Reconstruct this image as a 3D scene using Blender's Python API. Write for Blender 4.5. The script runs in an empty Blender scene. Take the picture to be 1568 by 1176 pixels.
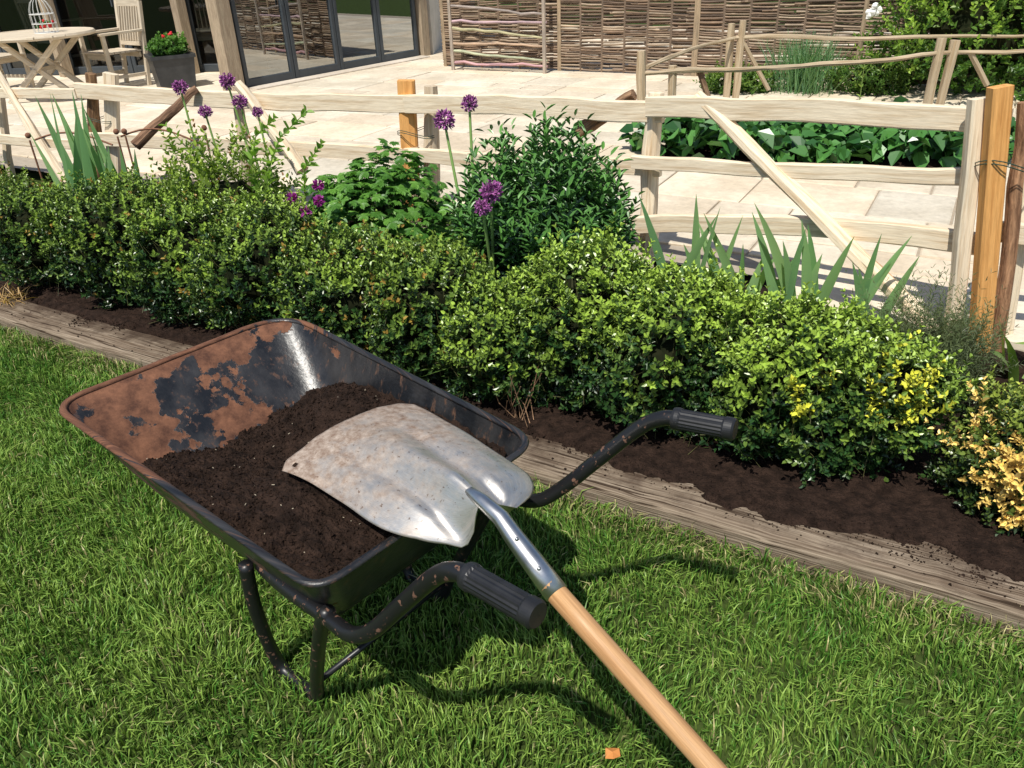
import bpy, math, random
import numpy as np
from mathutils import Vector, Matrix, noise
random.seed(7); rng=np.random.default_rng(7)
scene=bpy.context.scene; COL=scene.collection

# ---------------------------------------------------------------- helpers
def link(ob,parent=None):
    COL.objects.link(ob)
    if parent: ob.parent=parent
    return ob
def empty(name,loc=(0,0,0)):
    e=bpy.data.objects.new(name,None); e.empty_display_size=.1; return link(e)
def mesh_np(name,V,polys,mats,cols=None,gco=None,mi=None,smooth=False,parent=None):
    me=bpy.data.meshes.new(name); V=np.asarray(V,dtype=np.float32)
    me.vertices.add(len(V)); me.vertices.foreach_set("co",V.ravel())
    polys=[np.asarray(p,dtype=np.int32) for p in polys if len(p)]
    loops=np.concatenate([p.ravel() for p in polys]); tot=np.concatenate([np.full(len(p),p.shape[1]) for p in polys])
    start=np.concatenate([[0],np.cumsum(tot)[:-1]]).astype(np.int32)
    me.loops.add(len(loops)); me.loops.foreach_set("vertex_index",loops)
    me.polygons.add(len(tot)); me.polygons.foreach_set("loop_start",start)
    if mi is not None: me.polygons.foreach_set("material_index",np.asarray(mi,dtype=np.int32))
    me.polygons.foreach_set("use_smooth",np.full(len(tot),bool(smooth)))
    me.update(calc_edges=True)
    if cols is not None:
        c=np.ones((len(V),4),dtype=np.float32); c[:,:3]=cols
        a=me.color_attributes.new("Col",'FLOAT_COLOR','POINT'); a.data.foreach_set("color",c.ravel())
    if gco is not None:
        a=me.attributes.new("gco",'FLOAT_VECTOR','POINT'); a.data.foreach_set("vector",np.asarray(gco,dtype=np.float32).ravel())
    for m in mats: me.materials.append(m)
    return link(bpy.data.objects.new(name,me),parent)

class MB:
    def __init__(s): s.V=[];s.F=[];s.M=[];s.C=[];s.G=[]
    def add(s,vs,fs,mat=0,col=(1,1,1),g=None):
        o=len(s.V); s.V+=[tuple(v) for v in vs]
        s.C+=[col]*len(vs)
        s.G+=(g if g is not None else [tuple(v) for v in vs])
        for f in fs: s.F.append([i+o for i in f]); s.M.append(mat)
    def tube(s,pts,rad,n=8,mat=0,col=(1,1,1),rough=0,cap=True,flat=1.0):
        pts=[Vector(p) for p in pts]
        if not hasattr(rad,'__len__'): rad=[rad]*len(pts)
        vs=[];g=[];L=0; off=random.random()*50; fr=None
        for i,p in enumerate(pts):
            t=(pts[min(i+1,len(pts)-1)]-pts[max(i-1,0)]).normalized()
            if fr is None:
                up=Vector((0,0,1)) if abs(t.z)<.9 else Vector((1,0,0)); a=t.cross(up).normalized()
            else: a=(fr-t*fr.dot(t)).normalized()
            fr=a; b=t.cross(a)
            if i: L+=(p-pts[i-1]).length
            for k in range(n):
                th=2*math.pi*k/n; r=rad[i]
                if rough: r*=1+rough*noise.noise(Vector((math.cos(th)*1.3+off,math.sin(th)*1.3,L*4)))
                vs.append(p+(a*math.cos(th)+b*math.sin(th)*flat)*r); g.append((L+off,math.cos(th)*rad[i],math.sin(th)*rad[i]+off))
        fs=[[i*n+k,i*n+(k+1)%n,(i+1)*n+(k+1)%n,(i+1)*n+k] for i in range(len(pts)-1) for k in range(n)]
        if cap: fs.append(list(range(n))[::-1]); fs.append([(len(pts)-1)*n+k for k in range(n)])
        s.add(vs,fs,mat,col,g)
    def beam(s,p0,p1,w,h,mat=0,col=(1,1,1),seg=1,jit=0,up=(0,0,1),bow=0,ch=.12):
        """rectangular timber, chamfered corners, width w sideways, h along up"""
        p0=Vector(p0);p1=Vector(p1);t=(p1-p0).normalized();up=Vector(up)
        if abs(t.dot(up))>.95: up=Vector((0,1,0))
        a=t.cross(up).normalized();b=a.cross(t).normalized(); L=(p1-p0).length
        prof=[(-.5+ch*min(w,h)/w,-.5),(.5-ch*min(w,h)/w,-.5),(.5,-.5+ch*min(w,h)/h),(.5,.5-ch*min(w,h)/h),(.5-ch*min(w,h)/w,.5),(-.5+ch*min(w,h)/w,.5),(-.5,.5-ch*min(w,h)/h),(-.5,-.5+ch*min(w,h)/h)]
        vs=[];g=[];off=random.random()*50
        for i in range(seg+1):
            f=i/seg; c=p0.lerp(p1,f)+b*bow*math.sin(math.pi*f)
            if jit: c=c+a*jit*noise.noise(Vector((f*L*3+off,1,0)))+b*jit*noise.noise(Vector((f*L*3+off,9,0)))
            for k,(x,y) in enumerate(prof):
                sx=1+(jit*9*noise.noise(Vector((f*L*4+off,k*.7,5))) if jit else 0)
                vs.append(c+a*x*w*sx+b*y*h*sx); g.append((f*L+off,x*w,y*h+off))
        n=8
        fs=[[i*n+k,i*n+(k+1)%n,(i+1)*n+(k+1)%n,(i+1)*n+k] for i in range(seg) for k in range(n)]
        fs.append(list(range(n))[::-1]); fs.append([seg*n+k for k in range(n)])
        s.add(vs,fs,mat,col,g)
    def ball(s,c,r,mat=0,col=(1,1,1),nu=10,nv=7,lump=0,sz=1):
        c=Vector(c);vs=[];off=random.random()*9
        for j in range(nv+1):
            ph=math.pi*j/nv
            for i in range(nu):
                th=2*math.pi*i/nu; d=Vector((math.sin(ph)*math.cos(th),math.sin(ph)*math.sin(th),math.cos(ph)*sz))
                vs.append(c+d*r*(1+lump*noise.noise(d*2+Vector((off,0,0)))))
        fs=[[j*nu+i,(j+1)*nu+i,(j+1)*nu+(i+1)%nu,j*nu+(i+1)%nu] for j in range(nv) for i in range(nu)]
        s.add(vs,fs,mat,col)
    def obj(s,name,mats,smooth=False,parent=None):
        me=bpy.data.meshes.new(name); me.from_pydata(s.V,[],s.F); me.update()
        me.polygons.foreach_set("material_index",s.M); me.polygons.foreach_set("use_smooth",[smooth]*len(s.F))
        c=np.ones((len(s.V),4),dtype=np.float32); c[:,:3]=np.array(s.C)
        a=me.color_attributes.new("Col",'FLOAT_COLOR','POINT'); a.data.foreach_set("color",c.ravel())
        a=me.attributes.new("gco",'FLOAT_VECTOR','POINT'); a.data.foreach_set("vector",np.array(s.G,dtype=np.float32).ravel())
        for m in mats: me.materials.append(m)
        return link(bpy.data.objects.new(name,me),parent)

# ---------------------------------------------------------------- materials
def nodes(name):
    m=bpy.data.materials.new(name); m.use_nodes=True; nt=m.node_tree
    return m,nt,nt.nodes["Principled BSDF"],nt.nodes["Material Output"]
def N(nt,t,**k):
    n=nt.nodes.new(t)
    for a,b in k.items(): setattr(n,a,b)
    return n
def coords(nt,kind,scale):
    mp=N(nt,"ShaderNodeMapping"); mp.inputs["Scale"].default_value=scale
    if kind=='gco':
        at=N(nt,"ShaderNodeAttribute",attribute_name="gco"); nt.links.new(at.outputs["Vector"],mp.inputs[0])
    else:
        tc=N(nt,"ShaderNodeTexCoord"); nt.links.new(tc.outputs["Object"],mp.inputs[0])
    return mp.outputs[0]
def mixc(nt,fac,a,b,mode='MIX'):
    mx=N(nt,"ShaderNodeMix",data_type='RGBA',blend_type=mode)
    if isinstance(fac,(int,float)): mx.inputs[0].default_value=fac
    else: nt.links.new(fac,mx.inputs[0])
    for s,i in ((a,6),(b,7)):
        if isinstance(s,tuple): mx.inputs[i].default_value=(*s,1)
        else: nt.links.new(s,mx.inputs[i])
    return mx.outputs[2]
def ramp(nt,src,p0,p1,c0=(0,0,0),c1=(1,1,1)):
    r=N(nt,"ShaderNodeValToRGB"); r.color_ramp.elements[0].position=p0; r.color_ramp.elements[1].position=p1
    r.color_ramp.elements[0].color=(*c0,1); r.color_ramp.elements[1].color=(*c1,1)
    nt.links.new(src,r.inputs[0]); return r.outputs[0]
def noi(nt,vec,scale,detail=4,rough=.6):
    n=N(nt,"ShaderNodeTexNoise"); n.inputs["Scale"].default_value=scale; n.inputs["Detail"].default_value=detail; n.inputs["Roughness"].default_value=rough
    nt.links.new(vec,n.inputs["Vector"]); return n.outputs[0]
def bump(nt,b,h,strength,dist):
    bp=N(nt,"ShaderNodeBump"); bp.inputs["Strength"].default_value=strength; bp.inputs["Distance"].default_value=dist
    nt.links.new(h,bp.inputs["Height"]); nt.links.new(bp.outputs[0],b.inputs["Normal"])
def mat(name,c1,c2,scale=10,rough=.6,metal=0,bmp=.3,bd=.005,stretch=(1,1,1),kind='obj',usecol=False,lo=.35,hi=.65,spec=.5,fine=None,fc=(.6,1.15)):
    m,nt,b,o=nodes(name); v=coords(nt,kind,stretch); n=noi(nt,v,scale)
    c=ramp(nt,n,lo,hi,c1,c2)
    if fine:
        n2=noi(nt,v,fine,3,.7); c=mixc(nt,1.0,c,ramp(nt,n2,.3,.7,(fc[0],)*3,(fc[1],)*3),'MULTIPLY')
    if usecol:
        at=N(nt,"ShaderNodeAttribute",attribute_name="Col"); c=mixc(nt,1.0,c,at.outputs["Color"],'MULTIPLY')
    nt.links.new(c,b.inputs["Base Color"]); b.inputs["Roughness"].default_value=rough; b.inputs["Metallic"].default_value=metal
    b.inputs["Specular IOR Level"].default_value=spec
    if bmp: bump(nt,b,noi(nt,v,fine or scale*3,3),bmp,bd)
    return m
def leafmat(name,rough=.42,trans=.28,spec=.4):
    m,nt,b,o=nodes(name); at=N(nt,"ShaderNodeAttribute",attribute_name="Col")
    nt.links.new(at.outputs["Color"],b.inputs["Base Color"]); b.inputs["Roughness"].default_value=rough
    b.inputs["Specular IOR Level"].default_value=spec
    if trans>0:
        tr=N(nt,"ShaderNodeBsdfTranslucent"); br=mixc(nt,1.0,at.outputs["Color"],(1.5,1.7,.6),'MULTIPLY'); nt.links.new(br,tr.inputs[0])
        mx=N(nt,"ShaderNodeMixShader"); mx.inputs[0].default_value=trans
        nt.links.new(b.outputs[0],mx.inputs[1]); nt.links.new(tr.outputs[0],mx.inputs[2]); nt.links.new(mx.outputs[0],o.inputs[0])
    return m
LEAF=leafmat("leaf"); LEAFG=leafmat("glossy_leaf",.34,0,.5); GRASS=leafmat("grass_blade",.45,.12,.3); PETAL=leafmat("petal",.6,0,.2)
SOIL=mat("soil",(.016,.009,.006),(.045,.026,.018),25,.95,bmp=1,bd=.012,spec=.15,fine=140)
PAVE=mat("sandstone",(.60,.515,.39),(.76,.67,.53),2.2,.85,bmp=.2,bd=.003,usecol=True,spec=.2,fine=22,fc=(.85,1.08))
PALE=mat("cleft_chestnut",(.60,.44,.27),(.86,.73,.54),5,.75,bmp=.35,bd=.003,stretch=(.6,12,12),kind='gco',usecol=True,spec=.2,fine=25,fc=(.80,1.08),lo=.3,hi=.55)
BARK=mat("bark",(.10,.065,.045),(.27,.19,.13),9,.9,bmp=.9,bd=.006,stretch=(.7,5,5),kind='gco',usecol=True,spec=.15,fine=30)
OAK=mat("oak_frame",(.33,.25,.17),(.46,.37,.26),6,.8,bmp=.3,stretch=(.5,7,7),kind='gco',spec=.2,fine=20)
TEAK=mat("teak_furniture",(.50,.42,.31),(.66,.57,.44),8,.7,bmp=.2,stretch=(.6,7,7),kind='gco',usecol=True,spec=.2)
WATTLE=mat("hazel_rod",(.70,.70,.70),(1.2,1.15,1.1),6,.85,bmp=0,bd=.003,stretch=(1,5,5),kind='gco',usecol=True,spec=.15)
FRAME=mat("dark_aluminium",(.035,.045,.055),(.05,.06,.07),5,.4,bmp=0,spec=.5)
BLACKP=mat("black_planter",(.02,.022,.025),(.04,.042,.045),8,.45,bmp=.1)
RENDER=mat("limewashed_wall",(.5,.47,.4),(.6,.56,.5),5,.9,bmp=.2)
ROOF=mat("roof_slate",(.09,.085,.08),(.15,.14,.13),6,.8,bmp=.5)
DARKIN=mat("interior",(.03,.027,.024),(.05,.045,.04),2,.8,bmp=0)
def sleepmat():
    m,nt,b,o=nodes("weathered_oak"); v=coords(nt,'gco',(.28,11,11)); v0=coords(nt,'gco',(1,1,1)); sep=N(nt,"ShaderNodeSeparateXYZ"); nt.links.new(v0,sep.inputs[0])
    c=ramp(nt,noi(nt,v,5,4),.33,.66,(.155,.112,.077),(.34,.275,.205))
    c=mixc(nt,1.0,c,ramp(nt,noi(nt,v,20,3,.7),.3,.65,(.5,.47,.44),(1.15,1.15,1.15)),'MULTIPLY')
    cr=ramp(nt,noi(nt,coords(nt,'gco',(.5,16,16)),6,3,.5),.36,.40,(.25,.22,.2),(1,1,1)); c=mixc(nt,1.0,c,cr,'MULTIPLY')
    a=N(nt,"ShaderNodeMath",operation='MULTIPLY_ADD'); nt.links.new(sep.outputs[1],a.inputs[0]); a.inputs[1].default_value=1.7; nt.links.new(noi(nt,v0,9,7,.65),a.inputs[2])
    c=mixc(nt,ramp(nt,a.outputs[0],.58,.86,(0,0,0),(.85,.85,.85)),c,(.055,.035,.024))
    nt.links.new(c,b.inputs["Base Color"]); b.inputs["Roughness"].default_value=.88; b.inputs["Specular IOR Level"].default_value=.12
    bump(nt,b,noi(nt,v,20,3),.8,.006); return m
SLEEP=sleepmat()
def glassmat(name,lo,hi):
    m,nt,b,o=nodes(name); nt.nodes.remove(b)
    t=N(nt,"ShaderNodeBsdfTransparent"); t.inputs[0].default_value=(.35,.38,.38,1)
    g=N(nt,"ShaderNodeBsdfGlossy"); g.inputs["Roughness"].default_value=.01; g.inputs[0].default_value=(.85,.87,.87,1)
    mx=N(nt,"ShaderNodeMixShader"); lw=N(nt,"ShaderNodeLayerWeight"); lw.inputs[0].default_value=.45
    mr=N(nt,"ShaderNodeMapRange"); nt.links.new(lw.outputs[1],mr.inputs[0]); mr.inputs[3].default_value=lo; mr.inputs[4].default_value=hi
    nt.links.new(mr.outputs[0],mx.inputs[0]); nt.links.new(t.outputs[0],mx.inputs[1]); nt.links.new(g.outputs[0],mx.inputs[2]); nt.links.new(mx.outputs[0],o.inputs[0]); return m
GLASS=glassmat("door_glass_strong_reflect",.30,.9); GLASS_WEAK=glassmat("window_glass_weak_reflect",.04,.3)  # same glass; reflection strength set by hand, stronger on doors, weaker on windows

def barrowmat():
    m,nt,b,o=nodes("black_paint_rusty"); v=coords(nt,'gco',(1,1,1))
    sep=N(nt,"ShaderNodeSeparateXYZ"); nt.links.new(v,sep.inputs[0])
    n=noi(nt,v,5.5,10,.60)
    a=N(nt,"ShaderNodeMath",operation='MULTIPLY_ADD'); nt.links.new(sep.outputs[0],a.inputs[0]); a.inputs[1].default_value=.24; nt.links.new(n,a.inputs[2])
    c=N(nt,"ShaderNodeMath",operation='MULTIPLY_ADD'); nt.links.new(sep.outputs[1],c.inputs[0]); c.inputs[1].default_value=-.12; nt.links.new(a.outputs[0],c.inputs[2])
    mask=ramp(nt,c.outputs[0],.695,.706)
    rust=ramp(nt,noi(nt,v,20,7,.75),.35,.68,(.065,.024,.012),(.225,.097,.05))
    paint=ramp(nt,noi(nt,coords(nt,'gco',(1,1,.35)),12,6),.4,.75,(.010,.011,.013),(.050,.048,.048))
    st=ramp(nt,noi(nt,coords(nt,'gco',(5,5,.8)),9,5,.7),.56,.70)
    paint=mixc(nt,st,paint,(.12,.066,.042))
    nt.links.new(mixc(nt,mask,paint,rust),b.inputs["Base Color"])
    r=N(nt,"ShaderNodeMapRange"); nt.links.new(mask,r.inputs[0]); r.inputs[3].default_value=.33; r.inputs[4].default_value=.9; nt.links.new(r.outputs[0],b.inputs["Roughness"])
    inv=N(nt,"ShaderNodeMath",operation='SUBTRACT'); nt.links.new(noi(nt,v,60,4),inv.inputs[0]); nt.links.new(mask,inv.inputs[1])
    bump(nt,b,inv.outputs[0],.6,.002); return m
BARROW=barrowmat()
def tubemat():
    m,nt,b,o=nodes("black_tube_chipped"); v=coords(nt,'gco',(1,1,1))
    mask=ramp(nt,noi(nt,v,55,6,.62),.60,.63)
    nt.links.new(mixc(nt,mask,(.010,.010,.011),(.16,.08,.05)),b.inputs["Base Color"])
    r=N(nt,"ShaderNodeMapRange"); nt.links.new(mask,r.inputs[0]); r.inputs[3].default_value=.38; r.inputs[4].default_value=.85; nt.links.new(r.outputs[0],b.inputs["Roughness"])
    bump(nt,b,mask,-.4,.001); return m
TUBE=tubemat()
RUBBER=mat("black_rubber",(.010,.010,.011),(.018,.018,.02),30,.45,bmp=.1,bd=.001)
def steelmat():
    m,nt,b,o=nodes("worn_steel"); v=coords(nt,'gco',(1,1,1)); sep=N(nt,"ShaderNodeSeparateXYZ"); nt.links.new(v,sep.inputs[0])
    n=noi(nt,v,6,9,.72); a=N(nt,"ShaderNodeMath",operation='MULTIPLY_ADD'); nt.links.new(sep.outputs[0],a.inputs[0]); a.inputs[1].default_value=.40; nt.links.new(n,a.inputs[2])
    mask=ramp(nt,a.outputs[0],.50,.84)
    scr=ramp(nt,noi(nt,coords(nt,'gco',(2,34,1)),9,6,.7),.3,.75,(.48,.455,.42),(.78,.75,.70))
    br=ramp(nt,noi(nt,v,20,8,.78),.36,.66,(.22,.135,.088),(.58,.475,.385))
    c=mixc(nt,mask,scr,br)
    sp=ramp(nt,noi(nt,v,34,6,.72),.60,.66); c=mixc(nt,sp,c,(.17,.10,.062))
    sl=ramp(nt,noi(nt,coords(nt,'gco',(1.5,60,1)),12,4,.7),.64,.70); c=mixc(nt,sl,c,(.72,.69,.64))
    nt.links.new(c,b.inputs["Base Color"])
    mt=N(nt,"ShaderNodeMapRange"); nt.links.new(mask,mt.inputs[0]); mt.inputs[3].default_value=.85; mt.inputs[4].default_value=.3; nt.links.new(mt.outputs[0],b.inputs["Metallic"])
    r=N(nt,"ShaderNodeMapRange"); nt.links.new(mask,r.inputs[0]); r.inputs[3].default_value=.36; r.inputs[4].default_value=.58; nt.links.new(r.outputs[0],b.inputs["Roughness"])
    bump(nt,b,noi(nt,v,40,5),.22,.0012); return m
STEEL=steelmat()
ASH=mat("ash_shaft",(.46,.245,.105),(.60,.36,.175),6,.48,bmp=.12,bd=.002,stretch=(.5,14,14),kind='gco',spec=.35,fine=30,fc=(.75,1.1))
GROUND=mat("turf_soil",(.03,.045,.012),(.06,.09,.02),12,.95,bmp=0,spec=.1)
RUSTW=mat("rusty_wire",(.14,.06,.03),(.25,.11,.06),20,.85,bmp=0)

# ---------------------------------------------------------------- garden frame of reference
O=Vector((-2.56,3.71,0)); S=Vector((.8635,-.5043,0)); Mv=Vector((.5043,.8635,0))
def AB(a,b,z=0): return O+S*a+Mv*b+Vector((0,0,z))
SZ=.075   # soil level

# ---------------------------------------------------------------- ground
g=MB(); g.add([(-150,-150,-.004),(150,-150,-.004),(150,150,-.004),(-150,150,-.004)],[[0,1,2,3]])
g.obj("ground",[GROUND])

def sines(x,y,sc,seed):
    r=np.random.default_rng(seed); out=0
    for i in range(6):
        k=r.normal(size=2)*sc*(1+i*.5); out=out+np.sin(x*k[0]+y*k[1]+r.random()*6.28)/(1+i*.3)
    return out/3
def lawn():
    n=580000; x=rng.uniform(-4.2,3.2,n); y=rng.uniform(-.3,4.6,n)
    b=(x+2.56)*.5043+(y-3.71)*.8635
    keep=(b<.012)&((np.abs(x)<.72*y+.35)&(y>.85)|(rng.random(n)<.12))
    x=x[keep];y=y[keep];b=b[keep];n=len(x)
    cl=sines(x,y,9,3); cl2=sines(x,y,2.2,5)
    h=(.028+.024*rng.random(n)+.012*np.clip(cl,-1,1)+.006*np.clip(cl2,-1,1))*np.where(rng.random(n)<.06,1.45,1)
    h=np.where(b>-.05,h*1.35,h)
    w=rng.uniform(.0010,.0025,n); az=rng.uniform(0,2*np.pi,n)
    lean=rng.uniform(.1,1.0,n); ldx=np.cos(az)*.85+.75*sines(x,y,8,8); ldy=np.sin(az)*.85+.75*sines(x,y,8,9)
    tw=az+np.pi/2+rng.normal(0,.7,n); sx=np.cos(tw)*w; sy=np.sin(tw)*w
    z0=np.full(n,-.002)
    V=np.empty((n,5,3),dtype=np.float32)
    mx=x+ldx*lean*h*.28;my=y+ldy*lean*h*.28;mz=h*.6
    tx=x+ldx*lean*h*.95;ty=y+ldy*lean*h*.95;tz=h*(1.05-.35*lean)
    V[:,0]=np.c_[x-sx,y-sy,z0];V[:,1]=np.c_[x+sx,y+sy,z0];V[:,2]=np.c_[mx+sx*.9,my+sy*.9,mz];V[:,3]=np.c_[mx-sx*.9,my-sy*.9,mz];V[:,4]=np.c_[tx,ty,tz]
    i=np.arange(n)*5; Q=np.c_[i,i+1,i+2,i+3]; T=np.c_[i+3,i+2,i+4]
    t=np.clip(.47+.34*cl2+.20*cl+rng.normal(0,.28,n),0,1)[:,None]
    c=np.array([.060,.175,.020])*(1-t)+np.array([.29,.42,.080])*t
    dry=(rng.random(n)<.04+.12*(cl2>.6)+.30*(b>-.12))[:,None]; c=np.where(dry,np.array([.54,.49,.22])*rng.uniform(.5,1,(n,1)),c)
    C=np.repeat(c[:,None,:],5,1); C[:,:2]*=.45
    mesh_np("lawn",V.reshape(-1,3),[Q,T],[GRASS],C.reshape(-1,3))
lawn()

def crumbs(P,R,parent=None,name=None):
    n=len(P); base=np.array([[1,0,0],[-1,0,0],[0,1,0],[0,-1,0],[0,0,1],[0,0,-1]],dtype=float)
    V=P[:,None,:]+base[None]*R[:,None,None]*rng.uniform(.5,1.2,(n,6,1))+rng.normal(0,.2,(n,6,3))*R[:,None,None]
    T=np.array([[0,2,4],[2,1,4],[1,3,4],[3,0,4],[2,0,5],[1,2,5],[3,1,5],[0,3,5]])
    return V.reshape(-1,3),(T[None]+np.arange(n)[:,None,None]*6).reshape(-1,3)
def spill(a,b):
    p=noise.noise(Vector((a*2.3,b*3+4,2)))*.6+noise.noise(Vector((a*9,b*9,2)))*.35+noise.noise(Vector((a*28,b*28,2)))*.12+(.18 if a>2.9 else -.12)
    return p+(min(1,max(0,(b-.03)/.2))-.75)*.9
def soilz(a,b):
    v=Vector((a,b,0)); z=SZ+.016*noise.noise(v*5)+.012*noise.noise(v*17)+.007*noise.noise(v*50)
    if b<.24:
        z=.079+max(-.03,min(.016,spill(a,b)*.09))+.003*noise.noise(v*60)
    elif b<.42: 
        z+=.012*(1-(b-.24)/.18)
    return z
na,nb=560,120; A=np.linspace(-2.2,6.4,na); B=np.concatenate([np.linspace(.02,.5,60),np.linspace(.52,2.15,60)])
V=[]
for b in B:
    for a in A: V.append(AB(a,b,soilz(a,b))[:])
i=np.arange(na*nb).reshape(nb,na)
Q=np.c_[i[:-1,:-1].ravel(),i[:-1,1:].ravel(),i[1:,1:].ravel(),i[1:,:-1].ravel()]
ca=rng.uniform(-2,6,9000); cb=rng.uniform(.21,1.6,9000)
cr=[AB(x,y,soilz(x,y)+.002)[:] for x,y in zip(ca,cb)]
for x,y in zip(rng.uniform(0,5.4,9000),rng.uniform(.02,.21,9000)):
    sp_=spill(x,y)
    if sp_>-.16 or random.random()<.05: cr.append(AB(x,y,max(.083,soilz(x,y)+.001))[:])
cr=np.array(cr); cV,cT=crumbs(cr,.0012+.0045*rng.random(len(cr))**2)
V=np.array(V); mesh_np("garden_soil",np.vstack([V,cV]),[Q,cT+len(V)],[SOIL],smooth=False)

def sleeper(a0,a1):
    m=MB(); seg=90; off=random.random()*40
    prof=[(0,-.09),(0,.030),(0,.064),(.008,.078),(.03,.081),(.06,.082),(.09,.0815),(.12,.082),(.15,.081),(.188,.078),(.2,.066),(.2,-.09)]
    vs=[];g=[]
    for i in range(seg+1):
        a=a0+(a1-a0)*i/seg
        for k,(b,z) in enumerate(prof):
            dz=.004*noise.noise(Vector((a*2,b*14,off)))+.002*noise.noise(Vector((a*12,b*60,off))); db=.006*noise.noise(Vector((a*2.5,k*.3,off)))+.003*noise.noise(Vector((a*19,k*.3,off)))
            vs.append(AB(a,b+db,z+dz)); g.append((a+off,b,z))
    n=len(prof)
    fs=[[i*n+k,(i+1)*n+k,(i+1)*n+k+1,i*n+k+1] for i in range(seg) for k in range(n-1)]
    fs+= [list(range(n)),[seg*n+k for k in range(n)][::-1]]
    m.add(vs,fs,0,(1,1,1),g); m.obj("timber_sleeper",[SLEEP],smooth=False)
for a0,a1 in ((-2.6,-.22),(-.21,2.18),(2.19,4.55),(4.56,6.95)): sleeper(a0,a1)

def patio():
    vs=[];fs=[];cs=[]
    def flag(a0,a1,b0,b1,z):
        c=random.uniform(.86,1.08); t=random.uniform(-.03,.05); col=(c*(1+t),c,c*(1-t)); o=len(vs); e=.008; k=.006
        zz=z+random.uniform(-.002,.002)
        for (x,y,q) in ((a0,b0,z-.05),(a1,b0,z-.05),(a1,b1,z-.05),(a0,b1,z-.05),(a0,b0,zz-k),(a1,b0,zz-k),(a1,b1,zz-k),(a0,b1,zz-k),(a0+e,b0+e,zz),(a1-e,b0+e,zz),(a1-e,b1-e,zz),(a0+e,b1-e,zz)):
            vs.append(AB(x+random.uniform(-.004,.004),y+random.uniform(-.004,.004),q)[:]); cs.append(col)
        for r in (0,4):
            for j in range(4): fs.append([o+r+j,o+r+(j+1)%4,o+r+4+(j+1)%4,o+r+4+j])
        fs.append([o+8,o+9,o+10,o+11])
    b=1.62
    while b<13:
        h=random.choice([.3,.45,.6,.6]); a=-11+random.random()
        while a<12:
            l=random.choice([.45,.6,.75,.9]); th=1.9 if a<2.6 else (1.74 if a<3.2 else 1.6)
            if b>=th-.01: flag(a+.006,a+l-.006,b+.006,b+h-.006,.112)
            a+=l
        b+=h
    mesh_np("patio_paving",vs,[fs],[PAVE],cs)
    m=MB(); m.add([AB(-11,1.95,.098),AB(12,1.95,.098),AB(12,13.5,.098),AB(-11,13.5,.098)],[[0,1,2,3]])
    m.obj("patio_mortar",[mat("mortar",(.34,.28,.21),(.40,.34,.26),20,.95,bmp=0)])
patio()

# ---------------------------------------------------------------- foliage tools
def unit(v): return v/np.maximum(np.linalg.norm(v,axis=-1,keepdims=True),1e-9)
def perp(u,phi):
    ref=np.where(np.abs(u[:,2:3])<.9,np.array([[0,0,1.]]),np.array([[1.,0,0]])); a=unit(np.cross(u,ref)); b=np.cross(u,a)
    return a*np.cos(phi)[:,None]+b*np.sin(phi)[:,None]
def leafgeo(P,D,Nn,L,W,fold=.25,curl=.12):
    Sd=unit(np.cross(D,Nn)); L=L[:,None];W=W[:,None]; up=Nn*W*fold
    V=np.stack([P,P+D*L*.3+Sd*W*.46+up,P+D*L*.68+Sd*W*.40+up-Nn*L*curl*.3,P+D*L-Nn*L*curl,P+D*L*.68-Sd*W*.40+up-Nn*L*curl*.3,P+D*L*.3-Sd*W*.46+up],1)
    i=np.arange(len(P))*6
    return V.reshape(-1,3),np.concatenate([np.c_[i,i+1,i+2,i+3],np.c_[i,i+3,i+4,i+5]])
def sprigs(B,U,k,length,lL,lW,alpha=1.0,whorl=2,fold=.25,curl=.1,start=.15,tipsmall=.35):
    n=len(B); j=np.tile(np.arange(k),n); s=np.repeat(np.arange(n),k)
    t=start+(1-start)*(j//whorl)/max(1,(k-1)//whorl)
    phi=(j%whorl)*(2*np.pi/whorl)+(j//whorl)*1.57+np.repeat(rng.uniform(0,6.28,n),k)+rng.normal(0,.25,n*k)
    al=alpha*(1-.35*t)+rng.normal(0,.18,n*k); Us=U[s]; pr=perp(Us,phi)
    D=unit(Us*np.cos(al)[:,None]+pr*np.sin(al)[:,None]); Nn=unit(Us*np.sin(al)[:,None]-pr*np.cos(al)[:,None]+rng.normal(0,.12,(n*k,3)))
    ln=length[s] if hasattr(length,'__len__') else length
    P=B[s]+Us*(t*ln)[:,None]
    sz=(1-tipsmall*t)*rng.uniform(.75,1.2,n*k)
    V,Q=leafgeo(P,D,Nn,lL*sz,lW*sz,fold,curl); return V,Q,t,s
def lump(d,seed,amp):
    r=np.random.default_rng(seed); o=0
    for i in range(7):
        k=r.normal(size=3)*(2+i*.8); o=o+np.sin(d@k+r.random()*6.28)/(1+i*.35)
    return 1+amp*o/2
def stems(B,U,L,r,col):
    n=len(B); a=perp(U,np.zeros(n)); b=np.cross(U,a); T=B+U*(L[:,None] if hasattr(L,'__len__') else L)
    V=np.stack([B+a*r,B-a*r*.5+b*r*.87,B-a*r*.5-b*r*.87,T],1).reshape(-1,3); i=np.arange(n)*4
    return V,np.concatenate([np.c_[i,i+1,i+3],np.c_[i+1,i+2,i+3],np.c_[i+2,i,i+3]]),np.tile(np.array(col),(len(V),1))
CORE=mat("shrub_interior",(.008,.012,.005),(.02,.022,.01),20,.95,bmp=0,spec=.05)
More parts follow.
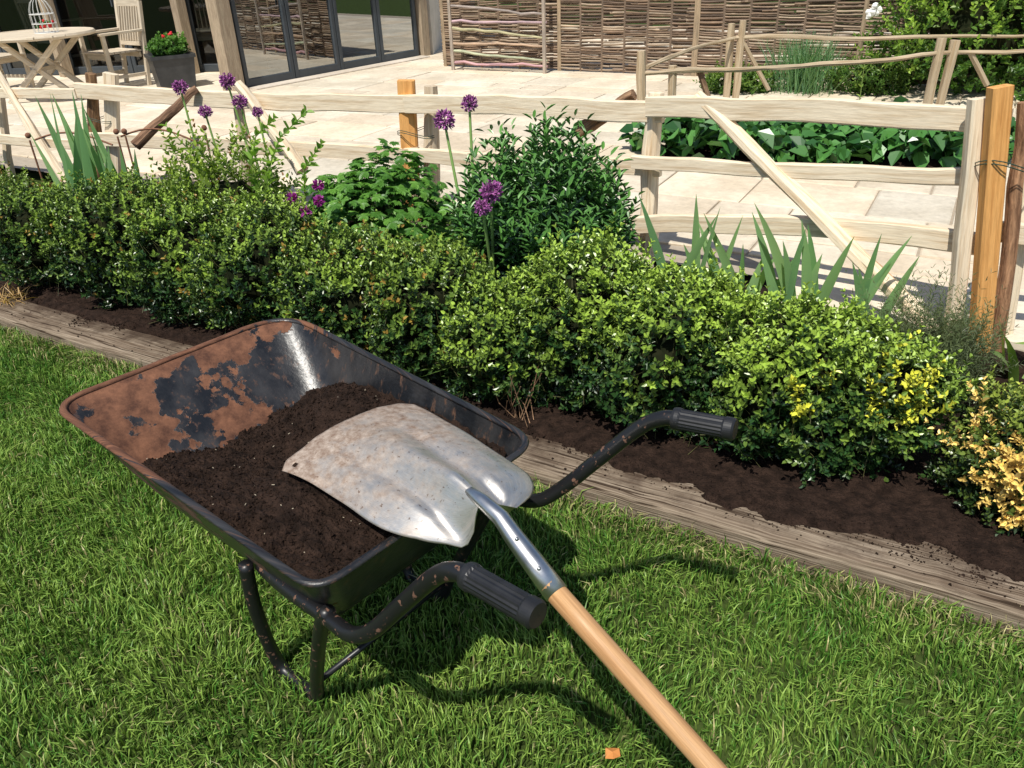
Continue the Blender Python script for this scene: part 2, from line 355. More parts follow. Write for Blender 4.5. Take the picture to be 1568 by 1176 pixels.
def shrub(name,c,R,nsp,k,sl,lL,lW,dark,mid,light,seed,pn=2.6,alpha=1.0,whorl=2,lm=.12,shell=(.78,1.0),core=.70,upb=.7,newgrow=.5,patch=None,m=LEAFG,loose=0,tip=None,fold=.25,curl=.1,stem=True,hz0=.30,hzk=1.5):
    c=np.array(c,float);R=np.array(R,float)
    d=unit(rng.normal(size=(nsp,3))); n=len(d)
    q=d/((np.abs(d)**pn).sum(1)**(1/pn))[:,None]
    f=rng.uniform(shell[0],shell[1],n)*lump(d,seed,lm)*(1+loose*rng.random(n)**4)
    B=c+q*R*f[:,None]
    U=unit(d*.65+np.array([0,0,upb])+rng.normal(0,.33,(n,3)))
    ok=B[:,2]>SZ-.0; B=B[ok];U=U[ok];d=d[ok];n=len(B)
    tuft=sum(np.sin(B@(np.random.default_rng(seed+50+i).normal(size=3)*28)+i) for i in range(4))/2.2
    sL=sl*rng.uniform(.7,1.3,n)*(1+.35*np.clip(tuft,-1,1))*np.where(rng.random(n)<.07,1.8,1)
    V,Q,t,s=sprigs(B-U*sl*.5,U,k,sL,lL,lW,alpha,whorl,fold,curl)
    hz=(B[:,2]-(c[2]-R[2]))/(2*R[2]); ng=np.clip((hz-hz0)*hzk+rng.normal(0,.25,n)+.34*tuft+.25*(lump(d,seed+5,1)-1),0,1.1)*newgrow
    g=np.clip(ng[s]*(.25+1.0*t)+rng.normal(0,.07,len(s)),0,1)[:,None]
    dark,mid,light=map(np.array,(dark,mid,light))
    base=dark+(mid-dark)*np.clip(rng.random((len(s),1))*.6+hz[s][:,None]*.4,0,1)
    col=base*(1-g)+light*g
    if tip is not None:
        tc=np.array(tip[0]); mk=((rng.random(n)<tip[1])[s]&(t>.6))[:,None]; col=np.where(mk,tc*rng.uniform(.7,1.2,(len(s),1)),col)
    if patch is not None:
        for (pc,pr,pcol,pp) in patch:
            dd=np.linalg.norm(B-np.array(pc),axis=1)/pr+rng.normal(0,.15,n); mk=((dd<1)&(rng.random(n)<pp))[s][:,None]
            col=np.where(mk,np.array(pcol)*rng.uniform(.65,1.2,(len(s),1)),col)
    VV=[V];CC=[np.repeat(col,6,0)];QQ=[Q];TT=[];mi=[np.zeros(len(Q),int)]
    off=len(V)
    if stem:
        v,tt,cc=stems(B-U*sl*1.4,U,sl*1.9,.0012,(.10,.10,.04)); VV.append(v);CC.append(cc);TT.append(tt+off);off+=len(v)
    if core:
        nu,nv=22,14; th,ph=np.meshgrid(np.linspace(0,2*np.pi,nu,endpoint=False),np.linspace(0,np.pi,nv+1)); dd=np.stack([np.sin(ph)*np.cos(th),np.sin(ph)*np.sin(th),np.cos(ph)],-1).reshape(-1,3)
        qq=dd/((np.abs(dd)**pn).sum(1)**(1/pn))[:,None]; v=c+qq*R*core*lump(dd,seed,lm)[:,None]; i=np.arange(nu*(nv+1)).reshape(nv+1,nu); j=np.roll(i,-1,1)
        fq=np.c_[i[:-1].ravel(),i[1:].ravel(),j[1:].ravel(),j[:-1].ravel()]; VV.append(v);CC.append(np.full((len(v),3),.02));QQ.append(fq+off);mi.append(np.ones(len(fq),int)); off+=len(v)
    mi+= [np.zeros(len(x),int) for x in TT]
    return mesh_np(name,np.vstack(VV),[np.vstack(QQ)]+TT,[m,CORE],np.vstack(CC),mi=np.concatenate(mi))

# ---------------------------------------------------------------- box hedge
D_=(.010,.032,.010);M_=(.034,.094,.021);Lg=(.33,.47,.065)
dry=(.84,.60,.17); yel=(.66,.66,.07)
def W3(a,b,z): return tuple(AB(a,b,z))
BZ=(.30,.20,.04)
hed=[(-1.55,.52,.42,.54,.5,None),(-.80,.52,.42,.50,.5,BZ),(-.14,.52,.38,.52,.55,BZ),(.42,.52,.34,.60,.55,BZ),(.95,.50,.33,.55,.65,BZ),(1.45,.50,.33,.59,.7,BZ),
     (1.93,.46,.29,.49,.6,BZ),(2.32,.50,.28,.51,.55,BZ),(2.68,.46,.24,.42,.75,None),(3.00,.58,.27,.55,.9,None),(3.36,.54,.29,.57,1.1,None),(3.70,.52,.27,.53,1.05,None),(3.93,.56,.24,.44,.8,None)]
for i,(a,b,ra,h,ng,tp) in enumerate(hed):
    c=AB(a,b,SZ+h*.5-.01); pt=[]
    if i==12: pt=[(W3(4.08,.42,.40),.11,yel,.6)]
    if i==11: pt=[(W3(3.8,.3,.42),.10,yel,.3)]
    nsp=1400 if i>1 else 800
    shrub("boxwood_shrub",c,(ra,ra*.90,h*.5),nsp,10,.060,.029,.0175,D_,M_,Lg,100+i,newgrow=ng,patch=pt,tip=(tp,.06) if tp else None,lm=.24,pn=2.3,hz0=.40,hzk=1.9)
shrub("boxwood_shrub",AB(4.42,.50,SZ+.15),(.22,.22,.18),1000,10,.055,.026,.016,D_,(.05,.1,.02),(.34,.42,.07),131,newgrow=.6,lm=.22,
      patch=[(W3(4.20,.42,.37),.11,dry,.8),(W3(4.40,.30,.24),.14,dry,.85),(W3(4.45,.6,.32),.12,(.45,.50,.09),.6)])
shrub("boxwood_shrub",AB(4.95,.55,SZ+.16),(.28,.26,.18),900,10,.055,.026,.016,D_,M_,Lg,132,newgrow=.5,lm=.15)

def stemmy(name,c,R,h,nst,kk,lL,lW,dark,light,alpha=1.05,whorl=3,m=LEAF,frac=.55):
    c=np.array(c,float); n=nst; r=np.sqrt(rng.random(n)); th=rng.uniform(0,6.28,n); bx=np.c_[np.cos(th)*r,np.sin(th)*r]
    B0=np.c_[c[0]+bx[:,0]*R*.5,c[1]+bx[:,1]*R*.5,np.full(n,c[2])]
    T=np.c_[c[0]+bx[:,0]*R,c[1]+bx[:,1]*R,c[2]+h*(1-.42*r**2.6)*rng.uniform(.66,1.04,n)]
    L=np.linalg.norm(T-B0,axis=1); U=unit(T-B0+np.array([0,0,.15])*L[:,None]); fl=L*frac
    B=T-U*fl[:,None]
    V,Q,t,s=sprigs(B,U,kk,fl,lL,lW,alpha,whorl,.18,.22,.0,.45)
    g=np.clip(t**2*.8+rng.normal(0,.18,len(s)),0,1)[:,None]; col=np.array(dark)*(1-g)+np.array(light)*g
    v2,t2,c2=stems(B0,unit(T-B0),L,.003,(.08,.14,.04))
    mesh_np(name,np.vstack([V,v2]),[Q,t2+len(V)],[m],np.vstack([np.repeat(col,6,0),c2]))
stemmy("phlox_plant",(.17,3.50,SZ),.42,.90,400,34,.088,.028,(.022,.075,.018),(.11,.27,.05),m=LEAFG,frac=.80)

def geranium(name,c,R,h,n,flowers):
    c=np.array(c); d=unit(rng.normal(size=(n,3))); d[:,2]=np.abs(d[:,2])*.9
    f=rng.uniform(.7,1.0,n)*lump(d,77,.18); P=c+d*np.array([R,R,h])*f[:,None]
    Nn=unit(d*.6+np.array([0,0,.8])+rng.normal(0,.3,(n,3))); ax=perp(Nn,rng.uniform(0,6.28,n)); bx=np.cross(Nn,ax); sz=rng.uniform(.75,1.3,n)
    Vs=[];Qs=[];Cs=[];o=0; t=rng.random((n,1)); col=np.array([.05,.16,.022])*(1-t)+np.array([.17,.36,.06])*t
    for k in range(5):
        an=(k-2)*1.0; ll=.046*(1-.13*abs(k-2))
        for q in (-.26,0,.26):
            D2=ax*math.cos(an+q)+bx*math.sin(an+q); V,Q=leafgeo(P,unit(D2-Nn*.15),Nn,ll*sz*(1 if q==0 else .82),.017*sz,.1,.1); Vs.append(V);Qs.append(Q+o);Cs.append(np.repeat(col,6,0));o+=len(V)
    B0=np.tile(c,(n,1)); v,tt,cc=stems(B0+rng.normal(0,.04,(n,3))*np.array([1,1,0]),unit(P-B0),np.linalg.norm(P-B0,axis=1),.0015,(.09,.15,.05)); tt=tt+o;o+=len(v)
    Fv=[];Fq=[];Fc=[]
    for p in flowers:
        nf=40; dd=unit(rng.normal(size=(nf,3))); V,Q=leafgeo(np.array(p)+dd*.006,dd,unit(rng.normal(size=(nf,3))),np.full(nf,.024),np.full(nf,.015)); Fv.append(V);Fq.append(Q+o);o+=len(V);Fc.append(np.repeat(np.array([[.33,.04,.28]])*rng.uniform(.6,1.3,(nf,1)),6,0))
        q,tq,cq=stems(np.array([p])-np.array([[.02,.0,.2]]),unit(np.array([[.02,0,.2]])),np.array([.2]),.002,(.12,.2,.06))
        Fv.append(q);Fc.append(cq);tt=np.vstack([tt,tq+o]);o+=len(q)
    mesh_np(name,np.vstack(Vs+[v]+Fv),[np.vstack(Qs),np.vstack(Fq),tt],[LEAF],np.vstack(Cs+[cc]+Fc))
geranium("geranium_plant",(-.66,3.95,SZ+.12),.50,.62,1600,[(-.80,3.47,.72),(-.80,3.44,.66),(-.93,3.50,.66),(-.86,3.42,.62)])

shrub("rose_shrub",(-1.42,4.2,.42),(.34,.34,.36),400,9,.10,.038,.023,(.03,.07,.015),(.11,.19,.035),(.36,.47,.08),201,pn=2,newgrow=.8,lm=.2,shell=(.55,1.05),core=.45,upb=1.0,tip=((.35,.17,.07),.10),m=LEAF,loose=.35)
shrub("rose_shrub",(-1.72,4.5,.34),(.24,.24,.28),200,9,.09,.034,.02,(.03,.07,.015),(.10,.17,.035),(.34,.42,.08),202,pn=2,newgrow=.8,lm=.2,shell=(.55,1.05),core=.45,upb=1.0,tip=((.4,.18,.06),.12),m=LEAF,loose=.3)
shrub("rose_shrub",(-3.1,4.75,.28),(.5,.35,.22),380,9,.08,.03,.018,(.03,.07,.015),(.09,.14,.03),(.28,.36,.07),203,pn=2,newgrow=.7,lm=.2,shell=(.55,1.05),core=.5,upb=1.0,m=LEAF)
shrub("spiraea_shrub",(-.02,3.05,.22),(.22,.2,.17),160,9,.08,.045,.016,(.03,.07,.015),(.08,.17,.035),(.22,.34,.07),204,pn=2,newgrow=.6,lm=.2,shell=(.5,1.05),core=.4,upb=1.0,m=LEAF)
def shoot(name,pts,k,lL,lW,c0,c1):
    m=MB(); m.tube(pts,[.005*(1-.6*i/(len(pts)-1)) for i in range(len(pts))],5,0,(.2,.28,.08)); V=np.array(m.V)
    o=len(V);Vs=[V];Qs=[];Cs=[np.tile([.2,.28,.08],(len(V),1))]
    for i in range(len(pts)-1):
        a=np.array([pts[i]],float);b=np.array([pts[i+1]],float); v,q,t,s=sprigs(a,unit(b-a),k,float(np.linalg.norm(b-a)),lL,lW,1.1,2)
        Vs.append(v);Qs.append(q+o);o+=len(v); g=rng.random((len(t),1)); Cs.append(np.repeat(np.array(c0)*(1-g)+np.array(c1)*g,6,0))
    fq=[f for f in m.F if len(f)==4]
    mesh_np(name,np.vstack(Vs),[np.vstack([np.array(fq)]+Qs)],[LEAF],np.vstack(Cs))
SC0=(.14,.28,.04);SC1=(.34,.50,.09)
shoot("rose_shoot",[(-1.20,4.0,.5),(-1.15,4.0,.68),(-1.07,4.0,.82),(-.93,4.0,.93)],12,.065,.042,SC0,SC1)
shoot("rose_shoot",[(-1.22,4.0,.5),(-1.25,4.05,.68),(-1.20,4.05,.82),(-1.10,4.05,.90)],12,.065,.042,SC0,SC1)
shoot("rose_shoot",[(-1.0,4.0,.5),(-.98,4.0,.66),(-.88,4.0,.78)],12,.06,.04,SC0,SC1)
shoot("rose_shoot",[(-1.55,4.3,.5),(-1.62,4.3,.70),(-1.72,4.3,.84)],10,.055,.034,SC0,SC1)

def swords(name,c,n,h,w,spread,c0,c1,fan=None,arch=.3,seg=6,rbase=.06,m=LEAF,tws=.9,hmin=.65):
    Vs=[];Qs=[];Cs=[];o=0
    for i in range(n):
        az=random.uniform(0,6.28) if fan is None else fan+random.choice((0,math.pi))+random.gauss(0,.3)
        le=random.uniform(.03,spread); L=h*random.uniform(hmin,1.08); x=c[0]+random.gauss(0,rbase);y=c[1]+random.gauss(0,rbase);z=c[2]
        d=Vector((math.cos(az),math.sin(az),0)); sd=Vector((-math.sin(az),math.cos(az),0)); tw=random.uniform(-tws,tws)
        if fan is not None: tw+=math.pi/2
        sd=(sd*math.cos(tw)+(d*math.cos(le)-Vector((0,0,1))*math.sin(le))*math.sin(tw))
        t=random.random(); col=[c0[k]*(1-t)+c1[k]*t for k in range(3)]; ar=arch*random.uniform(.2,1.3)
        for s in range(seg+1):
            f=s/seg; p=Vector((x,y,z))+Vector((0,0,1))*L*(f*math.cos(le)-ar*f**2.6*.5)+d*L*(f*math.sin(le)+ar*f**2.2*.6); ww=w*.5*(1-f**3.2)*(.8+.2*math.sin(f*3.1))+.0005
            nz=sd.cross(Vector((0,0,1))).normalized()
            Vs+= [tuple(p-sd*ww),tuple(p+nz*ww*.2),tuple(p+sd*ww)]; Cs+=[col]*3
            if s:
                a=o+(s-1)*3; Qs+=[[a,a+1,a+4,a+3],[a+1,a+2,a+5,a+4]]
        o+=(seg+1)*3
    return mesh_np(name,Vs,[Qs],[m],Cs,smooth=True)
IR0=(.13,.27,.11);IR1=(.27,.43,.18)
for p,n,h in (((-2.30,4.38,SZ),10,.95),((-2.08,4.38,SZ),8,.86)): swords("iris_plant",p,n,h,.062,.28,IR0,IR1,fan=-.1,arch=.05,tws=.35,hmin=.74)
for p,n,h in (((.80,3.36,SZ),5,.56),((1.02,3.28,SZ),8,.58),((1.24,3.16,SZ),9,.60),((1.44,3.04,SZ),6,.50)): swords("iris_plant",p,n,h,.046,.50,IR0,IR1,fan=-.3,arch=.12,tws=.5,hmin=.55)
swords("allium_leaves",(-.02,3.20,SZ),16,.46,.030,1.0,(.10,.21,.05),(.22,.36,.09),arch=.9,rbase=.09)
swords("allium_leaves",(.12,2.92,SZ),14,.48,.038,1.0,(.14,.26,.06),(.32,.45,.11),arch=.9,rbase=.07)
swords("bulb_leaves",(2.02,2.62,SZ),14,.34,.06,.9,(.10,.2,.05),(.25,.37,.10),arch=.5,rbase=.08)
swords("dry_grass_tuft",AB(-.12,.16,.07),70,.13,.004,1.3,(.45,.28,.10),(.6,.42,.2),arch=.8,rbase=.035)

def allium(base,top,r=.034):
    r*=1.15
    m=MB(); b=Vector(base);t=Vector(top); mid=b.lerp(t,.5)+Vector((random.uniform(-.015,.015),random.uniform(-.015,.015),0))
    m.tube([b,b.lerp(mid,.5),mid,mid.lerp(t,.5),t],[.0085,.008,.0075,.0065,.0055],7,0,(.22,.36,.10))
    V=np.array(m.V);F=[f for f in m.F if len(f)==4]; n=230; d=unit(rng.normal(size=(n,3))); d[:,2]=d[:,2]*.8+.1
    d=unit(d); c=np.array(t)+np.array([0,0,r*.35])
    pv,pq=leafgeo(c+d*r*rng.uniform(.35,.85,(n,1)),unit(d+rng.normal(0,.45,(n,3))),unit(rng.normal(size=(n,3))),np.full(n,r*.45),np.full(n,r*.24))
    sv,st,sc=stems(np.tile(np.array(t),(n//2,1)),unit(c+d[:n//2]*r*.6-np.array(t)),np.full(n//2,r*.8),.0008,(.2,.1,.18))
    tt=rng.random((n,1)); pc=np.array([.17,.035,.15])*(1-tt)+np.array([.46,.16,.40])*tt
    mesh_np("allium_flower",np.vstack([V,pv,sv]),[np.vstack([np.array(F),pq+len(V)]),st+len(V)+len(pv)],[PETAL],np.vstack([np.array(m.C),np.repeat(pc,6,0),sc]),smooth=False)
for b,t,r in (((-1.75,4.85,SZ),(-1.83,4.90,.93),.036),((-1.6,4.85,SZ),(-1.70,4.85,.80),.032),((-1.5,4.95,SZ),(-1.57,4.95,.945),.038),((-1.45,4.9,SZ),(-1.49,4.85,.845),.034),((-1.35,4.9,SZ),(-1.40,4.85,.79),.026),
              ((-.10,3.45,SZ),(-.24,3.58,.93),.038),((-.12,3.45,SZ),(-.13,3.58,1.0),.030),((-.05,3.3,SZ),(-.05,3.15,.73),.038),((-.02,3.3,SZ),(-.085,3.10,.69),.028)): allium(b,t,r)

shrub("lavender_shrub",(1.50,2.56,.25),(.24,.22,.20),560,16,.13,.032,.004,(.06,.085,.045),(.15,.19,.09),(.26,.31,.14),301,pn=2,newgrow=.4,lm=.2,shell=(.4,1.05),core=.35,upb=.9,m=LEAF)
shrub("lavender_shrub",(1.66,2.70,.20),(.13,.13,.12),200,16,.10,.03,.004,(.06,.085,.045),(.15,.19,.09),(.26,.31,.14),302,pn=2,newgrow=.4,lm=.2,shell=(.4,1.05),core=.3,upb=.8,m=LEAF)
tw=MB()
for i in range(12):
    b=AB(2.84+random.gauss(0,.03),.27+random.gauss(0,.02),SZ); t=b+Vector((random.gauss(0,.06),random.gauss(0,.05),random.uniform(.12,.24))); md=b.lerp(t,.5)+Vector((random.gauss(0,.02),0,0))
    tw.tube([b,md,t],[.002,.0015,.001],5,0,(1.7,1.5,1.3))
tw.obj("bare_twigs",[BARK])

# ---------------------------------------------------------------- cleft chestnut fence
def fence():
    par=empty("chestnut_fence",(0,0,0)); m=MB()
    Y=(.92,.56,.25); P1=(1,1,1); G=(.72,.70,.68)
    def post(base,top,r,mt=0,col=P1):
        b=Vector(base);t=Vector(top); n=7; off=random.random()*9
        pts=[b.lerp(t,i/n)+Vector((.010*noise.noise(Vector((i*.7,off,0))),.01*noise.noise(Vector((i*.7,off,5))),0)) for i in range(n+1)]
        m.tube(pts,[r*(1.05-.18*i/n) for i in range(n+1)],9,mt,col,rough=.35)
    m.beam((1.825,2.93,0),(1.725,3.0,1.05),.055,.052,0,P1,seg=8,jit=.008); m.beam((1.915,2.88,0),(1.76,2.94,1.10),.072,.06,0,Y,seg=4,jit=.002)
    post((1.985,2.88,0),(1.87,2.95,1.04),.028,1,(1.9,1.5,1.2)); m.beam((2.07,2.98,0),(1.97,3.03,1.03),.045,.05,0,P1,seg=6,jit=.006)
    post((.735,4.0,0),(.745,4.02,.95),.046,0,(1.1,1.1,1.1))
    m.beam((-.58,4.95,0),(-.54,4.97,.92),.10,.09,0,Y,seg=4,jit=.002); post((-.46,4.93,0),(-.40,4.95,.885),.05,0,G)
    post((-3.0,5.92,0),(-2.80,5.92,.92),.045,1,(1.5,1.3,1)); m.beam((-2.86,5.87,0),(-2.64,5.87,.92),.09,.06,0,P1,seg=5,jit=.006); post((-1.73,5.42,0),(-1.68,5.45,.86),.035,0,G)
    post((-3.95,6.5,0),(-3.75,6.5,.95),.03,0,G); post((-4.9,6.9,0),(-4.85,6.9,.9),.035,0,G); post((3.3,2.3,0),(3.33,2.33,1.0),.045,0,P1)
    def rail(a,b,h=.10,w=.035,col=P1,bow=.0,jit=.012,mt=0): m.beam(a,b,w,h,mt,col,seg=14,jit=jit,bow=bow)
    rail((-4.9,6.87,.74),(-2.9,5.86,.80),.07); rail((-2.9,5.87,.82),(-.5,4.90,.80),.10,bow=-.02); rail((-.55,4.90,.80),(.78,3.97,.865),.10,bow=.01); rail((.70,3.97,.895),(1.86,2.99,.965),.092,bow=.012)
    rail((-4.9,6.87,.42),(-2.9,5.86,.45),.07); rail((-2.9,5.87,.50),(-.5,4.90,.50),.09); rail((-.55,4.90,.50),(.78,3.97,.60),.08); rail((.64,3.98,.635),(1.86,2.99,.765),.062,bow=-.01)
    rail((.60,3.98,.315),(1.86,2.99,.505),.085,bow=.035); rail((-.55,4.9,.22),(.78,3.97,.28),.08); rail((1.90,2.99,.95),(3.35,2.3,.95),.09); rail((1.90,2.99,.55),(3.35,2.3,.55),.08)
    def brace(a,b,r,mt,col): 
        a=Vector(a);b=Vector(b);n=9; off=random.random()*9
        m.tube([a.lerp(b,i/n)+Vector((0,0,.012*noise.noise(Vector((i*.6,off,0))))) for i in range(n+1)],[r*(1.1-.3*i/n) for i in range(n+1)],9,mt,col,rough=.4)
    brace((1.80,2.90,.08),(.90,3.82,.965),.036,0,(1.02,1.0,.98)); brace((1.72,3.0,.20),(1.40,3.35,.50),.013,1,(2.4,2.1,1.7))
    brace((.40,4.3,.72),(.66,4.12,.93),.035,1,(1.5,1.3,1.1)); brace((-1.25,5.05,.40),(-1.62,5.30,.90),.04,0,P1); brace((-2.35,5.3,.55),(-1.93,5.45,.86),.032,1,(1.3,1.1,1.0))
    brace((-3.1,5.8,.12),(-3.6,6.2,.93),.032,0,P1)
    m.obj("posts_and_rails",[PALE,BARK],parent=par)
    w=MB()
    for (x,y,z,r) in ((-.50,4.95,.62,.12),(1.86,2.95,.82,.115),(-2.80,5.9,.62,.12)):
        for q in (0,.012): w.tube([(x+math.cos(t)*r,y+math.sin(t)*r*.75,z+q+.02*math.sin(t*2)) for t in np.linspace(0,6.28,22)],.0022,5)
    w.obj("binding_wire",[mat("green_wire",(.02,.05,.03),(.03,.07,.05),10,.4,bmp=0)],parent=par)
fence()

def fence2():
    m=MB()
    def post(b,t,r,mt=0,col=(1,1,1)): 
        b=Vector(b);t=Vector(t);m.tube([b.lerp(t,i/5) for i in range(6)],[r]*6,8,mt,col,rough=.35)
    for b,t in (((1.13,6.5,0),(1.08,6.5,.84)),((1.36,6.55,0),(1.34,6.55,.72)),((2.12,7.8,0),(2.10,7.8,.88)),((2.2,7.8,0),(2.2,7.8,.9)),((3.42,6.65,0),(3.44,6.66,.82)),((3.52,6.66,0),(3.55,6.66,.80)),((4.9,6.7,0),(4.95,6.7,.8))): post(b,t,.034,0,(.62,.58,.52))
    G=(.58,.55,.50)
    def pole(pts,r):
        P=[Vector(p) for p in pts]; out=[]
        for i in range(len(P)-1):
            for k in range(4): q=P[i].lerp(P[i+1],k/4); out.append(q+Vector((0,0,.03*noise.noise(q*2.1))))
        m.tube(out+[P[-1]],[r*(1.15-.4*i/len(out)) for i in range(len(out)+1)],7,0,G,rough=.5)
    pole([(1.1,6.5,.69),(1.6,6.55,.665),(2.2,6.6,.66),(2.8,6.63,.68),(3.3,6.65,.70),(4.2,6.68,.68),(5.0,6.7,.66)],.018)
    pole([(1.15,6.6,.72),(1.6,7.2,.74),(2.15,7.8,.76)],.017); pole([(2.15,7.8,.76),(3.3,7.7,.72),(5,7.6,.7)],.017)
    m.tube([(1.75,6.6,.2),(1.55,6.58,.68)],.024,7,1,(1.8,1.6,1.4)); m.tube([(3.9,6.7,.45),(3.7,6.68,.70)],.022,7,0,G); m.tube([(2.5,7.8,.3),(2.2,7.8,.75)],.02,7,0,G)
    m.obj("rustic_bed_fence",[PALE,BARK])
fence2()
def bedsoil():
    m=MB(); c=Vector((2.45,6.15,.116)); vs=[];n=28
    for j in range(6):
        for i in range(n): 
            t=6.283*i/n; r=j/5; vs.append((c.x+math.cos(t)*1.45*r+ (0),c.y+math.sin(t)*.62*r-.22*math.cos(t)*r,c.z+.05*(1-r**2)+.01*noise.noise(Vector((i,j,0)))-(.03 if j==5 else 0)))
    m.add(vs,[[j*n+i,j*n+(i+1)%n,(j+1)*n+(i+1)%n,(j+1)*n+i] for j in range(5) for i in range(n)]); m.obj("rear_bed_soil",[SOIL])
bedsoil()
def ivybed():
    n=1700; a=rng.uniform(-1,1,n); b=rng.uniform(-1,1,n); k=(a**2+b**2<1); a=a[k];b=b[k];n=len(a)
    x=2.35+a*1.35; y=6.10+b*.52-.30*a; z=.15+rng.random(n)**.6*(.20+.06*np.sin(x*5))
    P=np.c_[x,y,z]; Nn=unit(rng.normal(0,.45,(n,3))+np.array([0,-.25,1])); D=perp(Nn,rng.uniform(0,6.28,n)); D=unit(D-np.array([0,0,.25])); s=rng.uniform(.55,1.15,n)
    V,Q=leafgeo(P,D,Nn,.14*s,.115*s,.22,.2); t=rng.random((n,1)); c=np.array([.018,.075,.016])*(1-t)+np.array([.09,.25,.05])*t
    mesh_np("comfrey_plants",V,[Q],[LEAFG],np.repeat(c,6,0))
ivybed()
swords("chives_clump",(3.15,8.75,.1),520,.62,.008,.65,(.07,.17,.07),(.18,.33,.14),arch=.25,rbase=.13)
shrub("laurel_shrub",(4.95,8.3,.85),(1.2,.9,.85),1500,10,.13,.065,.038,(.03,.08,.015),(.12,.25,.04),(.40,.56,.09),401,pn=2.2,newgrow=1.0,lm=.24,shell=(.62,1.05),core=.58,upb=.8,m=LEAF)
shrub("low_herbs",(3.8,8.6,.22),(.45,.4,.2),420,9,.1,.05,.025,(.03,.08,.015),(.10,.2,.04),(.3,.42,.08),402,pn=2,newgrow=.6,lm=.2,core=.5,m=LEAF)
shrub("low_herbs",(2.5,8.9,.2),(.4,.3,.14),300,9,.1,.05,.025,(.03,.08,.015),(.10,.2,.04),(.3,.42,.08),403,pn=2,newgrow=.6,lm=.2,core=.5,m=LEAF)
shoot("white_flower_stalk",[(3.50,8.1,.1),(3.49,8.1,.4),(3.48,8.1,.7),(3.47,8.1,.88)],8,.07,.03,(.09,.2,.04),(.3,.42,.09))
wf=MB()
for i in range(9): wf.ball((3.47+random.gauss(0,.035),8.1+random.gauss(0,.03),.88+random.uniform(-.05,.07)),.028,0,(.8,.8,.76),6,4,.5)
wf.obj("white_flowers",[mat("white_petal",(.72,.72,.66),(.82,.82,.78),8,.7,bmp=0)])

# ---------------------------------------------------------------- wattle fence
def wattle(name,p0,p1,h,z0=.1,stake=.30,rr=.0115):
    p0=Vector(p0);p1=Vector(p1);d=(p1-p0);L=d.length;d.normalize();nrm=Vector((-d.y,d.x,0)); ns=max(2,round(L/stake)); st=L/ns
    Vs=[];Qs=[];Cs=[];Gs=[];o=0
    z=z0+.03; row=0
    pal=[(.21,.15,.105),(.27,.20,.145),(.16,.115,.085),(.38,.30,.22),(.24,.17,.12),(.12,.09,.07),(.32,.25,.18)]
    while z<z0+h:
        r=rr*random.uniform(.7,1.2); x=random.uniform(-.3,0)
        while x<L-.05:
            ln=random.uniform(.7,2.0); x1=min(L+.03,x+ln); K=max(3,int((x1-x)/(st/3))); xs=np.linspace(max(x,-.03),x1,K+1)
            off=.024*np.sin(xs/st*np.pi+row*np.pi); zz=z+.010*np.sin(xs*2.3+row*.35)+.02*math.sin(z*9)*np.sin(xs*1.1)+random.uniform(-.004,.004)+(xs-x)*random.uniform(-.010,.010)+rng.normal(0,.0015,K+1)
            c=random.choice(pal); f=random.uniform(.75,1.2); c=[q*f for q in c]
            rad=r*np.linspace(1.05,.75,K+1); of=random.random()*40
            for i in range(K+1):
                bx=p0+d*float(xs[i])+nrm*float(off[i])
                for (e,q) in ((1,0),(0,1.1),(-1,0),(0,-1.1)):
                    Vs.append((bx.x+nrm.x*e*rad[i],bx.y+nrm.y*e*rad[i],zz[i]+q*rad[i])); Cs.append(c); Gs.append((xs[i]+of,e*.01,q*.01+of))
                if i:
                    a=o+(i-1)*4
                    for k in range(4): Qs.append([a+k,a+(k+1)%4,a+4+(k+1)%4,a+4+k])
            o+=(K+1)*4; x=x1+random.uniform(-.15,.03)
        z+=r*1.45; row+=1
    ob=mesh_np(name,Vs,[Qs],[WATTLE],Cs,gco=Gs)
    m=MB()
    for i in range(ns+1):
        b=p0+d*(i*st); big=(i%6==0); m.tube([(b.x,b.y,0),(b.x,b.y,z0+h+.06)],.028 if big else .015,7,0,(.36,.28,.19) if big else (.20,.15,.11),rough=.2)
    m.obj("stakes",[WATTLE],parent=ob)
wattle("wattle_fence",(-.72,11.86,0),(2.3,10.07,0),1.85)
wattle("wattle_fence",(2.32,10.05,0),(9.5,5.8,0),1.85)
def hurdle():
    m=MB(); a=Vector((-.60,11.45,0)); b=Vector((.62,10.78,0)); C=(.42,.36,.30)
    for k,z in enumerate((.20,.30,.44,.58,.70,.84,.98)):
        m.tube([a.lerp(b,i/8)+Vector((0,0,z+.04*noise.noise(Vector((i*.6,k*3,0)))+(.1*(.5-i/8) if k%2 else 0))) for i in range(9)],[.02*(1-.04*i) for i in range(9)],6,0,tuple(c*random.uniform(.75,1.3) for c in C),rough=.35)
    for t in (0,.97): p=a.lerp(b,t); m.tube([(p.x,p.y-.02,.05),(p.x,p.y-.02,1.25)],.024,7,0,C,rough=.3)
    m.obj("split_wood_hurdle",[WATTLE])
hurdle()

